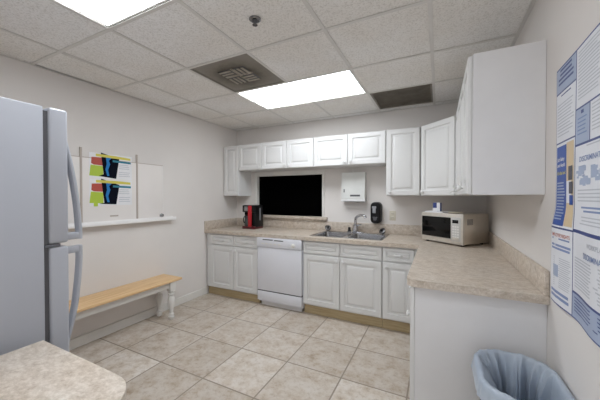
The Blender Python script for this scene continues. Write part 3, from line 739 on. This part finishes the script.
# ------------------------------------------------------------------ whiteboard with tray, flyers, magnet
WX = XL
t = thing('whiteboard', 'off-white wall board with tan strips and marker tray on the left wall', 'whiteboard', (WX, 1.85, 1.10))
b = MB(); b.box(WX+0.001, WX+0.009, 1.20, 2.252, 1.13, 1.733, 0.001); pn = b.build('panel', 'board_white', t)
b = MB(); b.box(WX+0.006, WX+0.011, 1.20, 2.254, 1.7325, 1.7385); b.build('top_edge', 'board_strip', t)
b = MB(); b.box(WX+0.006, WX+0.0105, 2.2505, 2.2555, 1.13, 1.732); b.build('end_edge', 'tray_white', t)
for y in (1.405, 1.936):
    b = MB(); b.box(WX+0.001, WX+0.014, y-0.009, y+0.009, 1.132, 1.824, 0.002); b.build('strip', 'board_strip', t)
b = MB(); b.box(WX+0.0012, WX+0.075, 1.20, 2.385, 1.098, 1.112, 0.003); b.box(WX+0.001, WX+0.018, 1.20, 2.385, 1.112, 1.131, 0.002); b.box(WX+0.068, WX+0.076, 1.20, 2.385, 1.092, 1.127, 0.003)
b.build('marker_tray', 'tray_white', t)
b = MB(); b.box(WX+0.009, WX+0.0098, 1.655, 1.735, 1.170, 1.184); b.build('maker_mark', 'board_strip', t)
b = MB(); b.lathe([(0.022, 0), (0.022, 0.008), (0.012, 0.012), (0.012, 0.022), (0.018, 0.026), (0.003, 0.028)], (WX+0.0093, 2.268-0.04, 1.150), (1, 0, 0), 16)
tag(b.build('magnet', 'stainless'), 'small round silver magnet at the lower right corner of the wall board', 'magnet')
def flyer(z0, z1, label, tab):
    y0, y1 = 1.472, 1.878; h = z1-z0; wv = y1-y0
    t = thing('flyer', label, 'flyer', (WX, (y0+y1)/2, z0), group='flyers on the board')
    X = WX+0.0092
    b = MB(); b.box(X, X+0.0012, y0, y1, z0, z1); b.build('sheet', 'paper_white', t)
    lay = [0]
    def pl(name, mat, pts):
        lay[0] += 1; x = X+0.0013+0.0003*lay[0]
        b = MB(); b.prism([(y0+u*wv, z0+v*h) for u, v in pts], x-0.0002, x, axis='x'); b.build(name, mat, t, 0)
    pl('green_block', 'flyer_green', [(0.0, 0.10), (0.30, 0.08), (0.30, 0.50), (0.03, 0.52)])
    if tab: pl('green_tab', 'flyer_green', [(0.09, -0.03), (0.18, -0.03), (0.18, 0.12), (0.09, 0.12)])
    pl('red_block', 'flyer_red', [(0.05, 0.82), (0.04, 0.58), (0.10, 0.53), (0.30, 0.52), (0.30, 0.84)])
    pl('dark_picture', 'flyer_black', [(0.25, 1.02), (0.32, 0.10), (0.20, 0.06), (0.60, 0.03), (0.68, 0.80)] if tab else [(0.25, 1.03), (0.31, 0.18), (0.20, 0.10), (0.60, 0.02), (0.68, 0.86)])
    pl('blue_streak', 'flyer_blue', [(0.36, 0.9), (0.38, 0.6), (0.35, 0.38), (0.39, 0.12), (0.44, 0.12), (0.41, 0.36), (0.46, 0.60), (0.43, 0.74), (0.50, 0.86)])
    pl('yellow_banner', 'flyer_yellow', [(0.14, 0.965), (0.14, 0.865), (0.96, 0.83), (0.96, 0.92), (0.60, 0.955)])
    pl('teal_bar', 'flyer_teal', [(0.52, 0.78), (0.52, 0.70), (0.97, 0.68), (0.97, 0.76)])
    b = MB(); R = random.Random(5)
    for q in range(7):
        v = 0.60-q*0.078
        if q == 3: continue
        b.box(X+0.0013, X+0.0016, y0+0.67*wv, y0+(0.80+R.uniform(0.03, 0.16))*wv, z0+v*h, z0+(v+0.022)*h)
    b.build('text_lines', 'notice_grey_ink', t, 0)
flyer(1.545, 1.790, 'upper of the two identical colourful flyers on the wall board', False)
flyer(1.285, 1.540, 'lower of the two identical colourful flyers on the wall board', True)

# ------------------------------------------------------------------ labour-law poster on the right wall
PL, PT, PB, PW = 1.610, 1.918, 0.918, 0.66     # left edge (Y), top, bottom, width
def wave(s, z):
    k = max(0.0, min(1.0, (1.34-z)/0.12)); k = k*k*(3-2*k)
    return 0.0015 + k*(0.010 + 0.006*math.sin(s*17+0.6)) + 0.0015*math.sin(s*9+z*4)**2
def PP(s, z, off): return (XR - 0.0012 - wave(s, z) - 0.030*s - off, PL-s, z)
def pgrid(b, s0, s1, z0, z1, off, step=0.03):
    ns, nz = max(1, math.ceil((s1-s0)/step)), max(1, math.ceil((z1-z0)/step))
    bb = bmesh.new(); g = [[bb.verts.new(PP(s0+(s1-s0)*i/ns, z0+(z1-z0)*j/nz, off)) for j in range(nz+1)] for i in range(ns+1)]
    for i in range(ns):
        for j in range(nz): bb.faces.new([g[i][j], g[i+1][j], g[i+1][j+1], g[i][j+1]])
    b._take(bb)
poster = thing('notice_poster', 'large workplace notice poster with blue borders on the right wall', 'poster', (XR, PL-PW/2, PB))
b = MB(); bb = bmesh.new()
pgrid(b, 0, PW, PB, PT, 0.0); pgrid(b, 0, PW, PB, PT, -0.0008); bb.free()
b.build('sheet', 'notice_navy', poster)
def panel(name, mat, s0, s1, z0, z1, off=0.0008, parent=None):
    b = MB(); pgrid(b, s0, s1, z0, z1, off); return b.build(name, mat, parent or poster)
def lines(parent, s0, s1, z0, z1, pitch, mat='notice_grey_ink', off=0.0014, seed=1, th=0.35, name='text_lines', ragged=0.25, centre=False):
    R = random.Random(seed); b = MB(); z = z1
    while z - pitch > z0:
        w = (s1-s0)*(1-R.random()*ragged); a = s0 + ((s1-s0-w)/2 if centre else 0)
        pgrid(b, a, a+w, z-pitch*th, z, off, 0.08); z -= pitch
    return b.build(name, mat, parent, 0)
def ptext(parent, body, s, z, size, mat, off=0.0016, align='LEFT', sx=1.0):
    cu = bpy.data.curves.new('txt', 'FONT'); cu.body = body; cu.size = size; cu.align_x = align; cu.offset = size*0.012
    ob = bpy.data.objects.new('txt', cu); COL.objects.link(ob)
    dg = bpy.context.evaluated_depsgraph_get(); me = bpy.data.meshes.new_from_object(ob.evaluated_get(dg))
    b = MB(); bb = bmesh.new(); bb.from_mesh(me)
    for v in bb.verts: v.co = Vector(PP(s+v.co.x*sx, z+v.co.y, off))
    b._take(bb); bpy.data.objects.remove(ob); bpy.data.curves.remove(cu); bpy.data.meshes.remove(me)
    return b.build('lettering', mat, parent, 0)
c1, c2, c3, c4 = 0.006, 0.212, 0.218, PW-0.006
# column one
p = panel('header_panel', 'notice_pale_blue', c1, c2, 1.812, PT-0.007)
lines(p, 0.03, 0.19, 1.822, 1.905, 0.018, 'notice_navy', seed=2, th=0.5, centre=True)
p = panel('notice_panel', 'notice_white', c1, c2, 1.600, 1.806)
lines(p, 0.02, 0.20, 1.612, 1.760, 0.013, seed=3); lines(p, 0.06, 0.17, 1.775, 1.795, 0.015, 'notice_navy', seed=4, centre=True)
p = panel('notice_panel', 'notice_white', c1, c2, 1.243, 1.594)
q = panel('blue_panel', 'notice_blue', 0.014, 0.128, 1.250, 1.582, 0.0014, p)
ptext(q, 'Job Safety', 0.024, 1.520, 0.021, 'paper_white', 0.0022)
ptext(q, 'and Health', 0.024, 1.495, 0.021, 'paper_white', 0.0022)
ptext(q, "It's the law!", 0.024, 1.462, 0.021, 'flyer_yellow', 0.0022)
lines(q, 0.024, 0.118, 1.262, 1.430, 0.0125, 'notice_pale_blue', 0.0022, 6, 0.42)
q = panel('tan_panel', 'notice_tan', 0.130, 0.204, 1.252, 1.586, 0.0014, p)
panel('photo', 'notice_dark_photo', 0.152, 0.196, 1.435, 1.490, 0.0022, q)
panel('white_strip', 'notice_white', 0.131, 0.180, 1.345, 1.432, 0.0020, q)
panel('photo', 'notice_dark_photo', 0.160, 0.200, 1.382, 1.428, 0.0024, q)
panel('photo', 'notice_blue', 0.165, 0.202, 1.338, 1.376, 0.0024, q)
p = panel('notice_panel', 'notice_white', c1, c2, 0.924, 1.236)
ptext(p, 'EMPLOYEE RIGHTS', 0.109, 1.203, 0.0205, 'notice_red_ink', align='CENTER', sx=0.95)
lines(p, 0.03, 0.19, 1.180, 1.198, 0.013, 'notice_blue_ink', seed=7, th=0.5, ragged=0.05)
lines(p, 0.025, 0.2, 1.130, 1.172, 0.014, 'notice_blue_ink', seed=8, th=0.65, ragged=0.05)
lines(p, 0.05, 0.2, 0.985, 1.118, 0.0085, seed=9, th=0.4, ragged=0.12)
panel('grey_box', 'notice_pale_blue', 0.045, 0.10, 1.035, 1.085, 0.0012, p)
lines(p, 0.02, 0.2, 0.932, 0.978, 0.020, 'notice_blue_ink', seed=10, th=0.6, ragged=0.15)
# columns two and three
p = panel('notice_panel', 'notice_white', c3, c4, 1.694, PT-0.007)
lines(p, 0.235, 0.43, 1.706, 1.895, 0.012, seed=11); lines(p, 0.445, 0.64, 1.706, 1.895, 0.012, seed=12)
p = panel('pale_blue_panel', 'notice_pale_blue', c3, 0.330, 1.562, 1.688)
lines(p, 0.235, 0.315, 1.572, 1.655, 0.014, 'notice_blue_ink', seed=13); lines(p, 0.262, 0.285, 1.66, 1.68, 0.014, 'notice_navy', seed=14, th=0.9)
p = panel('notice_panel', 'notice_white', 0.336, c4, 1.562, 1.688)
lines(p, 0.35, 0.64, 1.572, 1.678, 0.012, seed=15)
p = panel('notice_panel', 'notice_white', c3, c4, 1.250, 1.554)
lines(p, 0.30, 0.56, 1.524, 1.548, 0.012, seed=16, centre=True)
ptext(p, 'DISCRIMINATION', 0.255, 1.495, 0.026, 'notice_blue_ink', sx=1.0)
b = MB(); R = random.Random(21)
for q in range(70):
    cs, cz = R.choice(((0.27, 1.455), (0.30, 1.425), (0.40, 1.455), (0.45, 1.43), (0.55, 1.45), (0.57, 1.425)))
    cs += R.gauss(0, 0.022); cz += R.gauss(0, 0.011); w_ = R.uniform(0.008, 0.022)
    if cs-w_ < 0.225: continue
    pgrid(b, cs-w_, cs+w_, cz-w_*0.4, cz+w_*0.4, 0.0016+q*0.000002, 0.08)
b.build('world_map', 'notice_pale_blue', p)
lines(p, 0.245, 0.62, 1.345, 1.395, 0.0125, seed=17, ragged=0.1); lines(p, 0.27, 0.60, 1.308, 1.335, 0.013, 'notice_blue_ink', seed=18, th=0.5, centre=True)
lines(p, 0.245, 0.62, 1.258, 1.300, 0.0115, seed=19, ragged=0.3, centre=True)
p = panel('notice_panel', 'notice_white', c3, c4, 1.020, 1.238)
ptext(p, 'WORKPLACE', 0.43, 1.200, 0.022, 'notice_grey_ink', align='CENTER'); ptext(p, 'DISCRIMINATION', 0.43, 1.160, 0.027, 'notice_blue_ink', align='CENTER', sx=0.95)
lines(p, 0.235, 0.63, 1.030, 1.150, 0.0105, seed=22, th=0.45)
p = panel('pale_blue_panel', 'notice_pale_blue', c3, c4, 0.924, 1.012)
lines(p, 0.235, 0.63, 0.932, 1.002, 0.012, 'notice_navy', seed=23)

# ------------------------------------------------------------------ trash can and bag
TX0, TX1, TY0, TY1, TH = 0.152, 0.452, 1.235, 1.628, 0.628
def oval(ins, z, n=160):
    """rounded-rectangle loop, evenly sampled"""
    x0, x1, y0, y1 = TX0+ins, TX1-ins, TY0+ins, TY1-ins; r = 0.125-ins*0.6
    pts = []
    for cx, cy, a0 in ((x1-r, y1-r, 0), (x0+r, y1-r, PI/2), (x0+r, y0+r, PI), (x1-r, y0+r, 1.5*PI)):
        for k in range(n//4):
            a = a0 + k/(n//4-1)*PI/2; pts.append(Vector((cx+r*math.cos(a), cy+r*math.sin(a), z)))
    return pts
t = thing('trash_can', 'dark plastic trash can at the peninsula end, mostly hidden by its bag', 'trash can', (0.29, 1.43, 0))
b = MB(); b.rings([oval(0.045, 0.002), oval(0.012, TH-0.02), oval(0.008, TH-0.018), oval(0.008, TH), oval(0.016, TH), oval(0.018, TH-0.02), oval(0.052, 0.012)], True, True)
b.build('bin', 'can_brown', t)
b = MB(); b.rings([oval(0.0075, TH-0.03), oval(0.005, TH-0.028), oval(0.005, TH-0.012), oval(0.0075, TH-0.010)]); b.build('rim_band', 'can_brown', t)
t = MB(); loops = []
n = 160; R = random.Random(12)
ph = [R.uniform(0, 6.28) for _ in range(8)]
def fold(k, v):
    a = 2*PI*k/n
    g = lambda x: 1-2*abs(math.sin(x/2))**0.7
    return (g(11*a+ph[0]+0.30*v) + 0.8*g(17*a+ph[1]-0.35*v) + 0.5*math.sin(7*a+ph[2]) + 0.4*g(29*a+ph[3]+0.5*v))/2.2
cen = Vector(((TX0+TX1)/2, (TY0+TY1)/2, 0))
prof = [(-0.006, -0.060, 0.5, 0.016), (-0.005, -0.035, 0.6, 0.010), (-0.002, -0.015, 0.3, 0.003), (0.001, 0.003, 0.1, 0.003), (0.007, 0.009, 0.1, 0.003), (0.015, 0.008, 0.15, 0.003), (0.022, -0.004, 0.5, 0.004),
        (0.026, -0.030, 0.7, 0.020), (0.032, -0.09, 1.0, 0.036), (0.038, -0.20, 1.4, 0.044), (0.046, -0.32, 1.9, 0.044), (0.076, -0.45, 3.5, 0.028), (0.10, -0.56, 4.0, 0.02)]
for ins, dz, v, amp in prof:
    lp = oval(max(ins, 0), TH+dz, n)
    base = oval(0.0, 0, n); out = []
    for k, p in enumerate(lp):
        d = (Vector((p.x, p.y, 0))-cen).normalized()
        f = fold(k, v)
        if ins < 0.006: q = p + d*(-ins*0.6+0.002 + abs(f)*amp*0.6)
        else: q = p - d*((f+1.0)*amp)
        q.z += (fold(k, 9)*0.018 if dz < -0.08 and ins < 0 else fold(k, 5)*0.004)
        q.x = min(q.x, XR-0.004)
        out.append(q)
    loops.append(out)
t.rings(loops, False, True)
tag(t.build('trash_bag', 'bag_film', smooth=60), 'translucent bluish plastic bag folded over the trash can rim', 'bag')

# ------------------------------------------------------------------ camera, world, view
cam = bpy.data.cameras.new('Camera'); co = bpy.data.objects.new('Camera', cam); COL.objects.link(co)
cam.sensor_width = 36; cam.lens = 279.69/600*36; cam.clip_start = 0.02
co.location = (0, 0, 1.37); co.rotation_euler = (PI/2 - 0.0119, 0, 0.4598)
S.camera = co
wd = bpy.data.worlds.new('World'); S.world = wd; wd.use_nodes = True
wd.node_tree.nodes['Background'].inputs['Color'].default_value = (0.5, 0.5, 0.5, 1)
wd.node_tree.nodes['Background'].inputs['Strength'].default_value = 2.1
S.view_settings.view_transform = 'Standard'; S.view_settings.look = 'None'
S.view_settings.exposure = 0.19; S.view_settings.gamma = 1.0; S.view_settings.use_curve_mapping = False
S.cycles.max_bounces = 12; S.cycles.diffuse_bounces = 8; S.cycles.use_denoising = True
S.cycles.sample_clamp_indirect = 10
